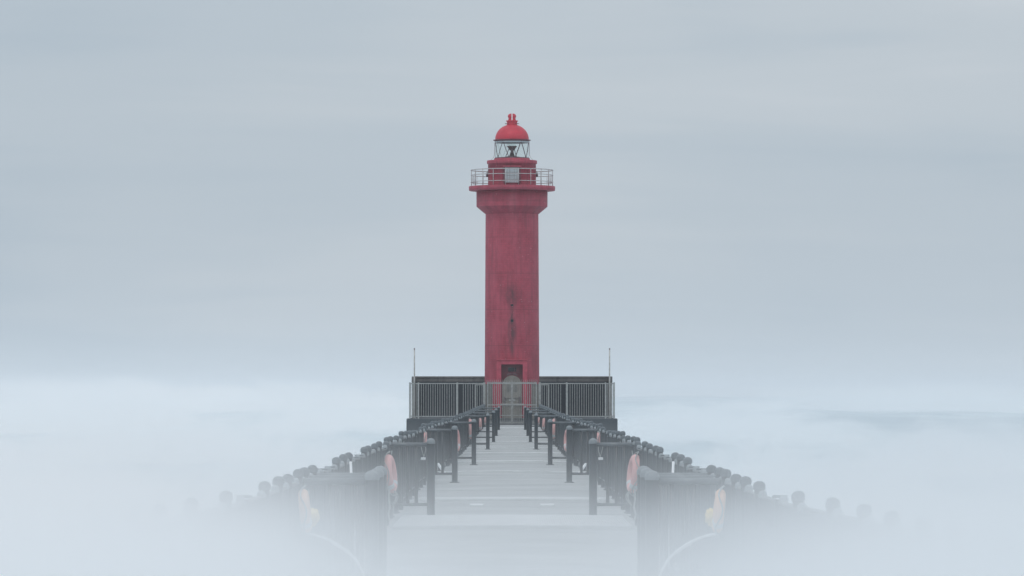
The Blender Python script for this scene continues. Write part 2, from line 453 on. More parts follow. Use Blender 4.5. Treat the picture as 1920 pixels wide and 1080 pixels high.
# ------------------------------------------------------------------ wing barriers with round inner posts
WP = post_mesh('post', .056, 1.083, FENCE, lip=1.07)
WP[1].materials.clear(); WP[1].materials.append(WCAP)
wings = [(38.5, 1.124), (39.8, 1.12), (41.0, 1.125), (65.7, 1.11), (90.5, 1.08), (112.5, .894), (143, .72), (164, .63), (187, .615), (217, .60)]
WL = ['nearest of the three clustered foggy wing rails', 'middle of the three clustered foggy wing rails', 'rearmost of the three clustered foggy wing rails',
      'big clear wing rail beside the closest life ring', 'wing rail in front of the hanging white float', 'wing rail halfway down the pier',
      'fourth wing rail counted back from the gate', 'third wing rail counted back from the gate', 'second wing rail counted back from the gate', 'wing rail standing closest to the gate']
for sx, side in ((-1, 'left'), (1, 'right')):
    for k, (d, xi) in enumerate(wings):
        t = empty('wing_rail', (sx * xi, d, 0), f'{side} dark {WL[k]}', 'railing', 'wing rails jutting in from the side railings')
        put_post('post', WP, t, (0, 0, -.01))
        xo = XO(d) + (.07 if d < 100 else .02)
        ln = xo - xi
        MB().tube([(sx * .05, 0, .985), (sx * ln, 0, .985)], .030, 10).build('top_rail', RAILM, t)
        MB().tube([(sx * .05, 0, .165), (sx * ln, 0, .165)], .024, 10).build('bottom_rail', FENCE, t)
        if k > 2:
            for X in (1.31, 1.43, 1.54):
                if xi + .12 < X < xo - .03:
                    MB().tube([(sx * (X - xi), 0, .17), (sx * (X - xi), 0, .98)], .024, 8).build('baluster', FENCE, t)
        else:
            for X in (1.28, 1.46):
                MB().tube([(sx * (X - xi), 0, .17), (sx * (X - xi), 0, .98)], .018, 8).build('baluster', FENCE, t)

# ------------------------------------------------------------------ life rings
def life_ring(loc, dia, yaw, tilt, label, m=BUOY, rope=True, pitch=0):
    t = bpy.data.objects.new('life_ring', None); C.objects.link(t); t.location = loc
    t.rotation_euler = (pitch, tilt, yaw); tag(t, label, 'life ring', 'life rings hung on the side railings')
    r = dia * .115; Rm = dia / 2 - r
    # ring in local YZ plane
    pts = [(0, Rm * math.cos(a), Rm * math.sin(a)) for a in [2 * math.pi * i / 40 for i in range(40)]]
    MB().tube(pts, r, 14, closed=True).build('ring', m, t)
    for q in range(2):
        a = -math.pi / 4 - q * math.pi / 2
        bp = [(0, Rm * math.cos(a + e), Rm * math.sin(a + e)) for e in (-.16, -.08, 0, .08, .16)]
        MB().tube(bp, r * 1.04, 14).build('band', BAND, t)
    gp = []
    for i in range(64):
        a = 2 * math.pi * i / 64
        rr = Rm + r * (1.25 + .35 * abs(math.sin(2 * (a - math.pi / 4))))
        gp.append((r * .5 * math.cos(4 * a), rr * math.cos(a), rr * math.sin(a)))
    MB().tube(gp, .007, 6, closed=True).build('grab_line', ROPE, t)
    return t
def rope_line(base, pts, label, rad=.009):
    t = MB().tube(pts, rad, 6)
    return tag(t.build('rope', ROPE, None, base), label, 'rope', 'ropes hanging on the side railings')
def P(x, y, d): return ((x - 960) / sc(d), d, EYE - (y - 735.6) / sc(d))
rings_spec = [
    # px, py(center), d, dia, tilt, label, mat
    (560, 958, 36.9, .34, .10, 'sun-bleached peach life ring in the fog, nearest the camera', PALEBUOY, True, 0),
    (728.5, 888.5, 61.2, .50, .11, 'big salmon red life ring beside the nearest clear post', BUOY, True, 0),
    (794.5, 823, 86.0, .25, .0, 'small tilted life ring peeking over the rail behind the clear wing', BUOY, True, .9),
    (840, 825, 117, .565, .06, 'life ring with long trailing cords beyond the third post', BUOY, True, 0),
    (877.5, 804, 152, .65, .10, 'life ring crossing a rail beyond the fourth post', BUOY, True, 0),
    (895.5, 795, 200, .50, .05, 'slim distant life ring between far posts', BUOY, False, 0),
    (909, 789, 237, .40, .0, 'tiny farthest life ring near the gate', BUOY, False, 0)]
for sx, side in ((-1, 'left'), (1, 'right')):
    for (px, py, d, dia, tilt, lab, m, rp, pitch) in rings_spec:
        x, yy, z = P(px, py, d); x = abs(x) * sx
        xm = XO(d) - .10
        life_ring((x if abs(x) < xm else sx * xm, yy, z), dia, sx * (.13 if d < 160 and dia > .45 else 0), -sx * -tilt, f'{side} {lab}', m, rp, pitch)
    def rope_px(d, pp, lab, rad=.009, dd=.04):
        pts = []
        for i, (px, py) in enumerate(pp):
            x, _, z = P(px, py, d); pts.append((sx * abs(x), d - dd * i, z))
        # smooth by midpoints
        for _ in range(2):
            q = [pts[0]]
            for a, b_ in zip(pts, pts[1:]):
                q += [tuple(a[j] * .75 + b_[j] * .25 for j in range(3)), tuple(a[j] * .25 + b_[j] * .75 for j in range(3))]
            q.append(pts[-1]); pts = q
        tag(MB().tube(pts, rad, 6).build('rope', ROPE), f'{side} {lab}', 'rope', 'ropes hanging on the side railings')
    rope_px(61.0, [(730, 918), (729, 935), (732, 952), (728, 962), (731, 975)], 'grey rope dangling to the deck below the big life ring', .012)
    rope_px(61.3, [(733, 920), (744, 926), (741, 940), (734, 950), (745, 938), (748, 928), (740, 920)], 'tangled grey rope loop under the big life ring', .010)
    rope_px(86, [(789, 833), (791, 845), (795, 856), (794, 862)], 'thin rope holding the small white float', .007)
    rope_px(86.5, [(795, 834), (799, 840), (797, 850), (794, 858)], 'second thin cord behind the small white float', .007)
    rope_px(117, [(838, 846), (838, 858), (842, 868), (846, 873)], 'pale cord trailing down left of a pair below the third life ring', .010)
    rope_px(116.6, [(843, 846), (845, 856), (843, 866), (847, 870), (848, 862), (845, 850)], 'looped pale cord right of a pair below the third life ring', .009)
    rope_px(112, [(817, 801), (817.4, 825), (817, 849)], 'straight thin line hanging from the railing behind the third post', .008)
    rope_px(152, [(880, 824), (877, 836), (873, 846), (879, 842), (884, 832)], 'slack rope loop below the fourth life ring', .010)
    rope_px(63, [(735, 845), (733.5, 858), (732, 868)], 'short thin line above the big life ring', .006)
    rope_px(38.2, [(579, 920), (577, 940), (574, 962)], 'thin pale line hanging beside the bleached life ring', .006)
    # small floats
    def box_px(nm, x0, y0, x1, y1, d, m, label, cat, th=.06):
        a = P(x0, y0, d); b_ = P(x1, y1, d)
        xa, xb = sorted((sx * abs(a[0]), sx * abs(b_[0])))
        return tag(MB().box(xa, xb, d, d + th, b_[2], a[2], .008).build(nm, m), label, cat)
    box_px('float', 789, 857.5, 798, 862.5, 85.6, WHITE, f'{side} small white block float tied below the half hidden ring', 'float')
    # stick float: slanted white capsule in front of the third railing run
    a = P(821, 869, 96); b_ = P(831, 883, 96)
    pa = Vector((sx * abs(a[0]), 96, a[2])); pb = Vector((sx * abs(b_[0]), 95.8, b_[2]))
    dv = pb - pa
    tag(MB().tube([pa, pa + dv * .08, pa + dv * .5, pb - dv * .08, pb], [.012, .026, .030, .026, .012], 12).build('float_stick', WHITE), f'{side} slanted white stick float hung between posts', 'float')
    a = P(834.5, 887, 95.5)
    tag(MB().lathe([(0, -.03), (.016, -.022), (.022, 0), (.014, .022), (0, .03)], 12).build('float_ball', WHITE, None, (sx * abs(a[0]), 95.5, a[2])), f'{side} tiny white float below the slanted stick float', 'float')
    a = P(815.8, 867, 95.0)
    tag(MB().lathe([(0, -.04), (.012, -.035), (.016, 0), (.012, .035), (0, .04)], 12).build('float_ball', WHITE, None, (sx * abs(a[0]), 95.0, a[2])), f'{side} tiny white float above the slanted stick float', 'float')
    # pale pole leaning on the near railing
    a = P(657.5, 866, 41.5); b_ = P(663.5, 960, 41.5)
    tag(MB().tube([(sx * abs(a[0]), 41.5, a[2]), (sx * abs(b_[0]), 41.3, b_[2]), (sx * abs(b_[0]) * .97, 41.1, .0)], .0115, 10).build('white_pole', WHITE), f'{side} slim white pole leaning behind the foggy wing rails', 'pole')
    a = P(714, 925, 58); b_ = P(715, 937, 58)
    tag(MB().tube([(sx * abs(a[0]), 58, a[2]), (sx * abs(b_[0]), 58, b_[2])], .017, 10).build('float_tube', WHITE), f'{side} short white tube beside the foggy inner posts', 'float')
    # hoop of pale hose standing at the foot of the wing rails
    hp = []
    for px, py in ((575, 1001), (590, 1003), (612, 1010), (632, 1020), (652, 1034), (668, 1050), (680, 1072), (686, 1092)):
        x, _, z = P(px, py, 38.1); hp.append((sx * abs(x), 38.1, z))
    tag(MB().tube(hp, .011, 10).build('hose', WHITE), f'{side} pale hose arching down behind the foggy wing rails', 'hose')
    hp2 = [(x, y_ + .4, z - .035) for x, y_, z in hp[2:]]
    tag(MB().tube(hp2, .009, 10).build('hose', WHITE), f'{side} thinner hose just beneath the arching pale hose', 'hose')
    # yellow nylon bag tied beside the bleached ring
    bx, _, bz = P(585, 968, 37.4)
    mb = MB()
    bmesh.ops.create_icosphere(mb.bm, subdivisions=4, radius=1)
    rr = random.Random(8)
    from mathutils import noise
    for v_ in mb.bm.verts:
        n_ = noise.noise(v_.co * 2.3 + Vector((sx, 2, 3)))
        v_.co *= (1 + .28 * n_); v_.co.x *= .055; v_.co.y *= .07; v_.co.z *= .062 * (1 + .25 * max(0, -v_.co.z))
    for f in mb.bm.faces: f.smooth = True
    bag = mb.build('nylon_bag', BAG, None, (sx * abs(bx), 37.4, bz)); tag(bag, f'{side} crumpled yellow nylon bag beside the bleached life ring', 'bag')
    MB().tube([(0, 0, .04), (sx * .02, 0, .09), (sx * .07, .05, .13)], .006, 6).build('tie_cord', ROPE, bag)

# ------------------------------------------------------------------ platform and lighthouse
Y0 = 250.0; S0 = 36.0
PT = .33
HW = 198 / 36.0
mb = MB()
mb.box(-HW, -1.62, Y0, Y0 + 16, -4, PT, .03); mb.box(1.62, HW, Y0, Y0 + 16, -4, PT, .03)
mb.box(-1.615, 1.615, Y0 + 1.3, Y0 + 15.9, -4, PT - .004, .02)
plat = mb.build('platform', BLOCK); tag(plat, 'dark concrete platform under the red lighthouse', 'platform')
mb = MB(); mb.box(-1.55, 1.55, Y0 + .25, Y0 + .78, -.5, .11, .01); mb.box(-1.55, 1.55, Y0 + .785, Y0 + 1.29, -.5, .22, .01)
tag(mb.build('steps', STEP), 'low concrete steps just behind the steel gate', 'steps')
# parapet wall around the back of the platform
mb = MB()
zt = 1.7 + (735.6 - 705.5) / sc(265)
wx = 181 / sc(265)
mb.box(-wx, wx, 265, 265.35, PT, zt - .10)
mb.box(-wx - .03, wx + .03, 264.96, 265.39, zt - .10, zt, .02)
mb.box(-wx - .16, -wx - .002, 262.5, 265.3, PT, zt - .02, .01); mb.box(wx + .002, wx + .16, 262.5, 265.3, PT, zt - .02, .01)
o = mb.build('parapet_wall', WALL)
MB().box(-wx + .02, wx - .02, 264.90, 264.998, PT, EYE + (735.6 - 715.5) / sc(265)).build('tarred_base', TAR, o)
tag(o, 'tall stained grey parapet wall behind the lighthouse', 'wall')

# platform fence
def fence_side(sx, side):
    t = empty('steel_fence', (sx * 192 / 36, Y0 + .08, PT), f'{side} tall galvanised bar fence on the front of the platform', 'fence', 'bar fences on the platform')
    ox, oy = t.location.x, t.location.y
    x_out = sx * 192 / 36 - ox; x_in = sx * 52 / 36 - ox
    top = EYE + (735.6 - 718) / 36 - PT; bot = .06
    def bar(x, y_, z0, z1, r): return MB().box(x - r, x + r, y_ - r, y_ + r, z0, z1)
    for px in (191.5, 175.5, 102.5, 52.0):
        x = sx * px / 36 - ox
        w_ = .042 if px > 60 else .062
        mb = MB().box(x - w_, x + w_, -.045, .045, -.02 if px > 60 else -PT, top + .03, .006); mb.build('post', GALV, t)
    xa, xb = sorted((x_out, x_in))
    MB().box(xa, xb, -.03, .03, top - .055, top - .002).build('top_rail', GALV, t)
    MB().box(xa, xb, -.025, .025, bot + .03, bot + .08).build('bottom_rail', GALV, t)
    mb = MB(); n = 32
    for i in range(1, n):
        x = xa + (xb - xa) * i / n
        if 92 < abs(x + ox) * 36 < 101: continue
        mb.box(x - .0125, x + .0125, -.0125, .0125, bot + .08, top - .055)
    mb.build('bar_panel', GALV, t)
    # return along the side
    mb = MB()
    for i in range(1, 5):
        y_ = 14.2 * i / 5
        mb.box(x_out - .010, x_out + .010, y_ - .015, y_ + .015, bot + .08, top - .055)
    mb.build('bar_panel', GALV, t)
    MB().box(x_out - .03, x_out + .03, .05, 14.2, top - .055, top - .003).build('top_rail', GALV, t)
    MB().box(x_out - .025, x_out + .025, .05, 14.2, bot + .03, bot + .079).build('bottom_rail', GALV, t)
    for y_ in (7.1, 14.2):
        MB().box(x_out - .04, x_out + .04, y_ - .04, y_ + .04, -.02, top + .02).build('post', GALV, t)
    # short panel beside the gate, set a little back
    mb = MB(); xa2, xb2 = sorted((sx * 69 / 36 - ox, sx * 50 / 36 - ox))
    mb.box(xa2, xb2, .10, .15, top - .12, top - .07); mb.box(xa2, xa2 + .05, .10, .15, 0, top - .12); mb.box(xb2 - .05, xb2, .10, .15, 0, top - .12)
    mb.build('inner_frame', GALV, t)
for sx, side in ((-1, 'left'), (1, 'right')): fence_side(sx, side)
# gate
g = empty('steel_gate', (0, Y0 - .12, 0), 'tall double leaf steel bar gate closing the end of the pier', 'gate')
ztop = EYE + (735.6 - 717.5) / 36
for sx in (-1, 1):
    leaf = MB()
    xa, xb = sorted((sx * .012, sx * 1.30))
    leaf.box(xa, xb, -.03, .03, ztop - .06, ztop + .01); leaf.box(xa, xb, -.025, .025, 1.02, 1.07); leaf.box(xa, xb, -.025, .025, .48, .52)
    leaf.box(xa, xb, -.025, .025, .09, .14); leaf.box(xa, xa + .05, -.026, .026, .05, ztop - .06); leaf.box(xb - .05, xb, -.026, .026, .05, ztop - .06)
    fo = leaf.build('gate_leaf', GALV, g)
    mb = MB(); n = 13
    for i in range(1, n):
        x = xa + (xb - xa) * i / n
        mb.box(x - .012, x + .012, -.012, .012, .14, ztop - .06)
    for i in range(0, n + 1):
        x = xa + (xb - xa) * i / n
        mb.lathe([(.010, ztop + .01), (.011, ztop + .10), (0, ztop + .19)], 6, x, 0)
    mb.build('bars', GALV, fo)
    # barbed coil along the top rail
    pts = [(sx * (.03 + 1.25 * i / 90), .035 * math.cos(i * 1.1), ztop + .01 + .035 * math.sin(i * 1.1)) for i in range(91)]
    MB().tube(pts, .007, 5).build('wire_coil', GALV, fo)
    MB().box(min(sx * .04, sx * .16), max(sx * .04, sx * .16), -.05, -.03, 1.25, 1.33, .006).build('latch', GALV, fo)
for sx, side in ((-1, 'left'), (1, 'right')):
    mb = MB(); a, b_ = sorted((sx * 37 / 35.8, sx * 50 / 35.8))
    mb.box(a, b_, Y0 + 1.5, Y0 + 1.85, PT - .02, EYE + (735.6 - 722) / 35.8, .02)
    mb.box(a - .03, b_ + .03, Y0 + 1.47, Y0 + 1.88, EYE + (735.6 - 722) / 35.8, EYE + (735.6 - 720) / 35.8, .01)
    tag(mb.build('concrete_pillar', PILLAR), f'squat brown grey concrete pillar behind the gate, {side} of the monument', 'pillar', 'concrete pillars flanking the monument')
    # tall thin masts at the corners
    mb = MB(); x = sx * 183 / sc(251)
    zt2 = EYE + (735.6 - 653.5) / sc(251)
    t = empty('mast', (x, 251, PT), f'thin rust flecked white mast at the {side} corner of the platform', 'mast', 'corner masts')
    MB().tube([(0, 0, 0), (0, 0, zt2 - PT - .25), (0, 0, zt2 - PT)], [.042, .038, .034], 10).build('pole', RUSTW, t)
    MB().lathe([(.0, .0), (.10, 0), (.10, .03), (.045, .05)], 12).build('base_plate', GALV, t)
    MB().lathe([(.036, 0), (.036, .07), (.0, .085)], 10).build('top_cap', BARS, t, (0, 0, zt2 - PT - .06))
# arched monument in front of the door
mY = 252.6; ms = sc(mY)
mt = empty('monument', (0, mY, PT), 'arched weathered stone monument standing before the lighthouse door', 'monument')
def arch(mb, hw, zb, zt_, y0, y1, n=20, waist=0):
    pts = [(-hw, zb)] + [(-hw * math.cos(math.pi * i / n), zt_ - hw * .92 + hw * .92 * math.sin(math.pi * i / n)) for i in range(n + 1)] + [(hw, zb)]
    A = [mb.bm.verts.new((x, y0, z)) for x, z in pts]; B = [mb.bm.verts.new((x, y1, z)) for x, z in pts]
    mb.bm.faces.new(A); mb.bm.faces.new(B[::-1])
    for i in range(len(pts)):
        j = (i + 1) % len(pts); mb.bm.faces.new((A[i], B[i], B[j], A[j]))
    return mb
zb = EYE + (735.6 - 757) / ms - PT; zt_ = EYE + (735.6 - 704) / ms - PT
arch(MB(), 17.2 / ms, zb, zt_, 0, .22).build('slab', STONE, mt)
MB().box(-.62, .62, -.12, .40, zb - .06, zb, .01).build('ledge', mat_concrete('ledge_stone', (.4, .4, .4), (.5, .5, .49), 2), mt)
MB().box(-.5, .5, -.04, .34, 0, zb - .06, .02).build('pedestal', STONE, mt)
MB().box(-.36, .36, -.06, -.002, zb + .30, zb + .36, .006).build('crossbar', STONE, mt)
mb = MB().box(-.27, -.03, -.012, .0, zb + .62, zb + 1.0); mb.box(.03, .27, -.012, .0, zb + .62, zb + 1.0); mb.build('plaque', PILLAR, mt)
for sx in (-1, 1):
    MB().box(sx * .40 - .04, sx * .40 + .04, -.10, -.01, zb, zb + .38, .01).build('foot', BARS, mt)
mb = MB().tube([(-.27, .1, zt_ + .0), (-.2, .1, zt_ + .07), (-.03, .1, zt_ + .06)], .03, 8); mb.tube([(.27, .1, zt_ + .0), (.2, .1, zt_ + .07), (.03, .1, zt_ + .06)], .03, 8)
mb.build('top_bracket', BARS, mt)

# lighthouse
TY = 257.0; ts = sc(TY)
Z = lambda py: EYE + (735.6 - py) / ts - PT
r_ = lambda px: px / ts
lh = empty('lighthouse', (0, TY, PT), 'tall round red lighthouse with a domed glass lantern', 'lighthouse')
SH = [(r_(51.4), 0), (r_(51.2), Z(700)), (r_(50.4), Z(560)), (r_(49.6), Z(403)), (r_(49.4), Z(401.5))]
sh = MB().lathe(SH, 96); sh_o = sh.build('shaft', RED, lh)
cor = [(r_(49.5), Z(401.5)), (r_(50.4), Z(401.2)), (r_(65.5), Z(388.6)), (r_(66.4), Z(388)), (r_(66.6), Z(387)), (r_(66.8), Z(358.5)), (r_(60), Z(358.4))]
MB().lathe(cor, 96).build('corbel', RED, lh)
gd = [(r_(50), Z(358.2)), (r_(79), Z(358.1)), (r_(80.8), Z(357.2)), (r_(81), Z(350.2)), (r_(80.4), Z(349.6)), (r_(46), Z(349.2))]
MB().lathe(gd, 96).build('gallery_deck', RED, lh)
wr = [(r_(45.1), Z(349.3)), (r_(45), Z(307.4)), (r_(46.8), Z(307.3)), (r_(47), Z(306.6)), (r_(47), Z(301.6)), (r_(46.6), Z(301.2)), (r_(34.5), Z(300.9)), (r_(33.6), Z(300)), (r_(33.4), Z(297.2)), (r_(31), Z(297.1)), (0, Z(297.1))]
wr_o = MB().lathe(wr, 96).build('watch_room', RED, lh)
# gallery railing
gr = MB()
for py, rr_ in ((319.2, .024), (328.6, .019), (341.5, .019)):
    gr.tube(ring(r_(77), Z(py), 72), rr_, 8, closed=True)
gro = gr.build('gallery_railing', RAILG, lh)
for i in range(20):
    a = 2 * math.pi * (i + .5) / 20
    x, y_ = r_(77) * math.sin(a), -r_(77) * math.cos(a)
    MB().tube([(x, y_, Z(349.6)), (x, y_, Z(319))], .017, 8).build('stanchion', RAILG, gro)
mb = MB()
for i in range(8):
    for sgn in (-1, 1):
        a = R(62 + i * 3.4) * sgn + math.pi * (0)
        x, y_ = r_(74) * math.sin(a), r_(74) * math.cos(a)
        mb.tube([(x, y_, Z(345)), (x, y_, Z(328.6))], .008, 6)
mb.build('mesh_bars', RAILG, gro)
# grey hatch on the watch room
yf = -r_(45)
MB().box(-r_(13.3), r_(13.3), yf - .10, yf + .12, Z(344.6), Z(316.2), .02).build('hatch', PANELG, lh)
hp_ = MB()
for px in (-9.0, -4.2, 4.2, 9.0): hp_.box(r_(px) - .012, r_(px) + .012, yf - .115, yf - .102, Z(344), Z(317))
for py in (324.8, 330.5, 338.5): hp_.box(-r_(13), r_(13), yf - .120, yf - .1155, Z(py) - .010, Z(py) + .010)
hp_.build('hatch_battens', GALV, bpy.data.objects['hatch'])
MB().box(-r_(17.5), r_(17.5), yf - .16, yf + .2, Z(315.2), Z(312.8), .01).build('lintel', RED, lh)
for sx in (-1, 1):
    MB().box(sx * r_(14.8) - .045, sx * r_(14.8) + .045, yf - .03, yf + .16, Z(345), Z(316), .008).build('hatch_jamb', EAVE, lh)
    o = MB().lathe([(0, -.12), (.06, -.10), (.07, .05), (.03, .12), (0, .12)], 12).build('gallery_lamp', BARS, lh, (sx * r_(46.6), -.1, Z(328)))
    MB().tube([(0, 0, .1), (-sx * .02, 0, .2), (-sx * .08, 0, .2)], .015, 6).build('arm', BARS, o)
# lantern
gl = MB().lathe([(r_(31.6), Z(297.0)), (r_(31.6), Z(264.8))], 48).build('lantern_glass', GLASS, lh)
RN = r_(31.9)
def on(a, py, rad=RN): return (rad * math.sin(R(a)), -rad * math.cos(R(a)), Z(py))
mb = MB()
front = [(-78, -55), (-55, -32), (-32, -10), (78, 55), (55, 32), (32, 10)]
tops = {-78: 1, -32: 1, 32: 1, 78: 1}
def arcbar(mb, a, pa, b_, pb, rad=.018):
    pts = [on(a + (b_ - a) * i / 5, pa + (pb - pa) * i / 5) for i in range(6)]
    mb.tube(pts, rad, 6)
for a, b_ in front:
    pa = 265 if a in tops else 297; pb = 297 if a in tops else 265
    arcbar(mb, a, pa, b_, pb)
arcbar(mb, -10, 297, -1, 281, .016); arcbar(mb, 10, 297, 1, 281, .016)
mb.build('glazing_bars', BARS, lh)
mb = MB()
bk = [102, 125, 148, 170, 193, 215, 238, 260]
for i, (a, b_) in enumerate(zip(bk, bk[1:])):
    arcbar(mb, a, 297 if i % 2 else 265, b_, 265 if i % 2 else 297, .008)
mb.build('rear_glazing_bars', RAILG, lh)
MB().tube(ring(RN, Z(296.6), 48), .028, 6, closed=True).build('glazing_ring', BARS, lh)
MB().tube(ring(r_(31.2), Z(266.6), 48), .05, 6, closed=True).build('upper_ring', PANELG, lh)
for sx in (-1, 1):
    for a in (78, 96):
        pts = [(sx * r_(rr_) * math.sin(R(a)), -r_(rr_) * math.cos(R(a)), Z(py)) for rr_, py in ((32.6, 266), (33.0, 280), (33.2, 289), (34, 293), (36, 296.2), (38.6, 298.8), (39.6, 300.8))]
        MB().tube(pts, .009, 6).build('stay_rod', RAILG, lh)
# lamp
mb = MB().lathe([(.10, 0), (.42, 0.02), (.42, .08), (.16, .12), (.07, .34), (.06, .40), (.13, .44), (.26, .62), (.27, .66), (.05, .67)], 28)
lo = mb.build('lamp', BRASS, lh, (0, 0, Z(297.0)))
MB().lathe([(.04, .66), (.20, .68), (.21, .74), (.20, .92), (.17, .98), (.04, 1.0)], 24).build('lens', GLASS, lo)
mb = MB().lathe([(0, .995), (.25, .99), (.26, 1.02), (.05, 1.06), (.03, 1.16), (0, 1.2)], 24); mb.build('lamp_hood', BRASS, lo)
mb = MB()
for i in range(3):
    a = 2 * math.pi * i / 3 + .3
    mb.tube([(.36 * math.sin(a), .36 * math.cos(a), .06), (.12 * math.sin(a), .12 * math.cos(a), .62)], .02, 6)
mb.build('lamp_strut', BARS, lo)
# dome
eo = MB().lathe([(r_(30.8), Z(264.9)), (r_(33.0), Z(264.6)), (r_(35.2), Z(263.4)), (r_(35.6), Z(262.8)), (r_(35.2), Z(262.3)), (r_(31.4), Z(261.6))], 64).build('eave_ring', EAVE, lh)
prof = [(r_(31.4), Z(261.8))]
for i in range(1, 26):
    a = i / 26 * R(73)
    prof.append((r_(31.6) * math.cos(a) ** .96, Z(261.5) + r_(28.2) * math.sin(a)))
prof.append((r_(9.6), prof[-1][1] + .01))
do = MB().lathe(prof, 64).build('dome', DOME, lh)
MB().lathe([(r_(9.9), Z(235.5)), (r_(9.7), Z(229.0)), (r_(10.2), Z(227.9)), (r_(11.6), Z(227.2)), (r_(11.6), Z(226.3)), (r_(9), Z(225.8)), (0, Z(225.6))], 40).build('vent_neck', DOME, do)
mb = MB().tube([(-r_(13.2), 0, Z(232)), (-r_(9), 0, Z(232))], .02, 6); mb.tube([(r_(9), 0, Z(232)), (r_(13.2), 0, Z(232))], .02, 6)
mb.tube([(-r_(9), -r_(9), Z(232)), (-r_(6), -r_(7), Z(232))], .02, 6); mb.tube([(r_(9), -r_(9), Z(232)), (r_(6), -r_(7), Z(232))], .02, 6)
mb.build('lifting_peg', EAVE, do)
# split ball finial: two halves with a narrow slot
mb = MB()
bp = [(r_(6.6), Z(226.0)), (r_(6.3), Z(225)), (r_(5.7), Z(221.4)), (r_(6.2), Z(220.6)), (r_(7.1), Z(218.8)), (r_(6.9), Z(217)), (r_(5.6), Z(214.6)), (r_(3.4), Z(213.2)), (r_(.01) * 50, Z(212.8)), (0, Z(212.8))]
mb.lathe(bp, 32)
geo = mb.bm.verts[:] + mb.bm.edges[:] + mb.bm.faces[:]
for sgn in (1, -1):
    pass
bm = mb.bm
res = bmesh.ops.bisect_plane(bm, geom=geo, plane_co=(0, 0, 0), plane_no=(1, 0, 0))
faces = [f for f in bm.faces if abs(f.calc_center_median().x) < 1e-5]
for v_ in bm.verts:
    pass
left = [f for f in bm.faces if f.calc_center_median().x < 0]
bmesh.ops.split(bm, geom=left)
for f in bm.faces: f.tag = f.calc_center_median().x < 0
moved = set()
for f in bm.faces:
    for v_ in f.verts:
        if v_ in moved: continue
        moved.add(v_); v_.co.x += -.026 if f.tag else .026
holes = [e for e in bm.edges if e.is_boundary and abs(abs(e.verts[0].co.x) - .026) < .004 and abs(abs(e.verts[1].co.x) - .026) < .004]
bmesh.ops.holes_fill(bm, edges=holes, sides=0)
mb.build('finial', DOME, do)
# door surround and door
yd = -r_(51.3)
mb = MB()
hw_o, hw_i = r_(28.6), r_(20.0)
mb.box(-hw_o, -hw_i, yd - .34, yd + .9, 0, Z(676.5), .015); mb.box(hw_i, hw_o, yd - .34, yd + .9, 0, Z(676.5), .015)
mb.box(-hw_i, hw_i, yd - .338, yd + .9, Z(683.5), Z(676.6))
mb.box(-hw_o - .04, hw_o + .04, yd - .38, yd + .6, Z(676.4), Z(674.6), .01)
mb.build('door_surround', SURR, lh)
MB().box(-hw_i, hw_i, yd - .02, yd + .02, 0, Z(683.6)).build('door', DOORM, lh)
d_o = bpy.data.objects['door']
MB().box(-r_(7.0), r_(7.6), yd - .032, yd - .018, Z(697), Z(689.5)).build('door_window', DARKW, d_o)
MB().box(.13, .155, yd - .04, yd - .03, Z(698), Z(688)).build('window_bar', DOORM, d_o)
mb = MB()
for x in (-.38, -.19, .0, .19, .38): mb.box(x - .008, x + .008, yd - .026, yd - .0205, .02, Z(699))
mb.build('door_battens', EAVE, d_o)
# slot windows up the shaft
for py, h in ((602, 2.2), (573, 1.7)):
    z0 = Z(py + h); z1 = Z(py - h); yy = -lerp([(0, r_(51.4)), (Z(560), r_(50.4)), (Z(403), r_(49.6))], Z(py))
    MB().box(-.07, .07, yy - .025, yy + .06, z0, z1, .008).build('slot_window', DARKW, lh)

# ------------------------------------------------------------------ air: haze and fog
def vol(name, m, parent=None):
    return m
def box_obj(name, x0, x1, y0, y1, z0, z1, m, label):
    return tag(MB().box(x0, x1, y0, y1, z0, z1).build(name, m), label, kind='stuff')
def vol_mat(name, col, dens, aniso=0.0):
    m = bpy.data.materials.new(name); m.use_nodes = True
    t = m.node_tree; t.nodes.clear()
    o = N(t, 'ShaderNodeOutputMaterial'); p = N(t, 'ShaderNodeVolumePrincipled')
    p.inputs['Color'].default_value = (*col, 1); p.inputs['Density'].default_value = dens; p.inputs['Anisotropy'].default_value = aniso
    L(t, p.outputs[0], o.inputs['Volume'])
    return m, t, p
hm, _, _ = vol_mat('haze_air', (.885, .91, .935), .00026)
box_obj('haze', -20500, 20500, -510, 30500, -4.2, 34, hm, 'even pale sea haze')

FOG_C = 202.0

fm, t, p = vol_mat('fog_air', (.955, .975, .99), 0)
o_ = N(t, 'ShaderNodeTexCoord').outputs['Object']
s_ = N(t, 'ShaderNodeSeparateXYZ'); L(t, o_, s_.inputs[0])
X_, Y_, Z_ = s_.outputs
depth = M(t, 'MAXIMUM', M(t, 'SUBTRACT', 1.7, Z_), 0)
height = M(t, 'POWER', depth, 2.1)                       # thickens quickly towards the water
fall = M(t, 'DIVIDE', 1.0, M(t, 'POWER', M(t, 'MAXIMUM', Y_, 5.0), 2.0))
q = M(t, 'DIVIDE', Y_, 12.0)
fall = M(t, 'MULTIPLY', fall, M(t, 'EXPONENT', M(t, 'MULTIPLY', M(t, 'MULTIPLY', q, q), -1)))   # thins out along the pier
lat = M(t, 'MULTIPLY', M(t, 'POWER', M(t, 'MINIMUM', M(t, 'ABSOLUTE', X_), 1.25), 2.0), 5.5)
L(t, RAMP(t, M(t, 'ADD', M(t, 'MULTIPLY', X_, .35), .5), [(0, (.985, .992, .998)), (.5, (.965, .98, .99)), (1, (.93, .955, .972))]), p.inputs['Color'])
skew = RAMP(t, M(t, 'ADD', M(t, 'MULTIPLY', X_, .4), .5), [(.0, (1.35,) * 3), (.5, (1, 1, 1)), (1, (.85,) * 3)])
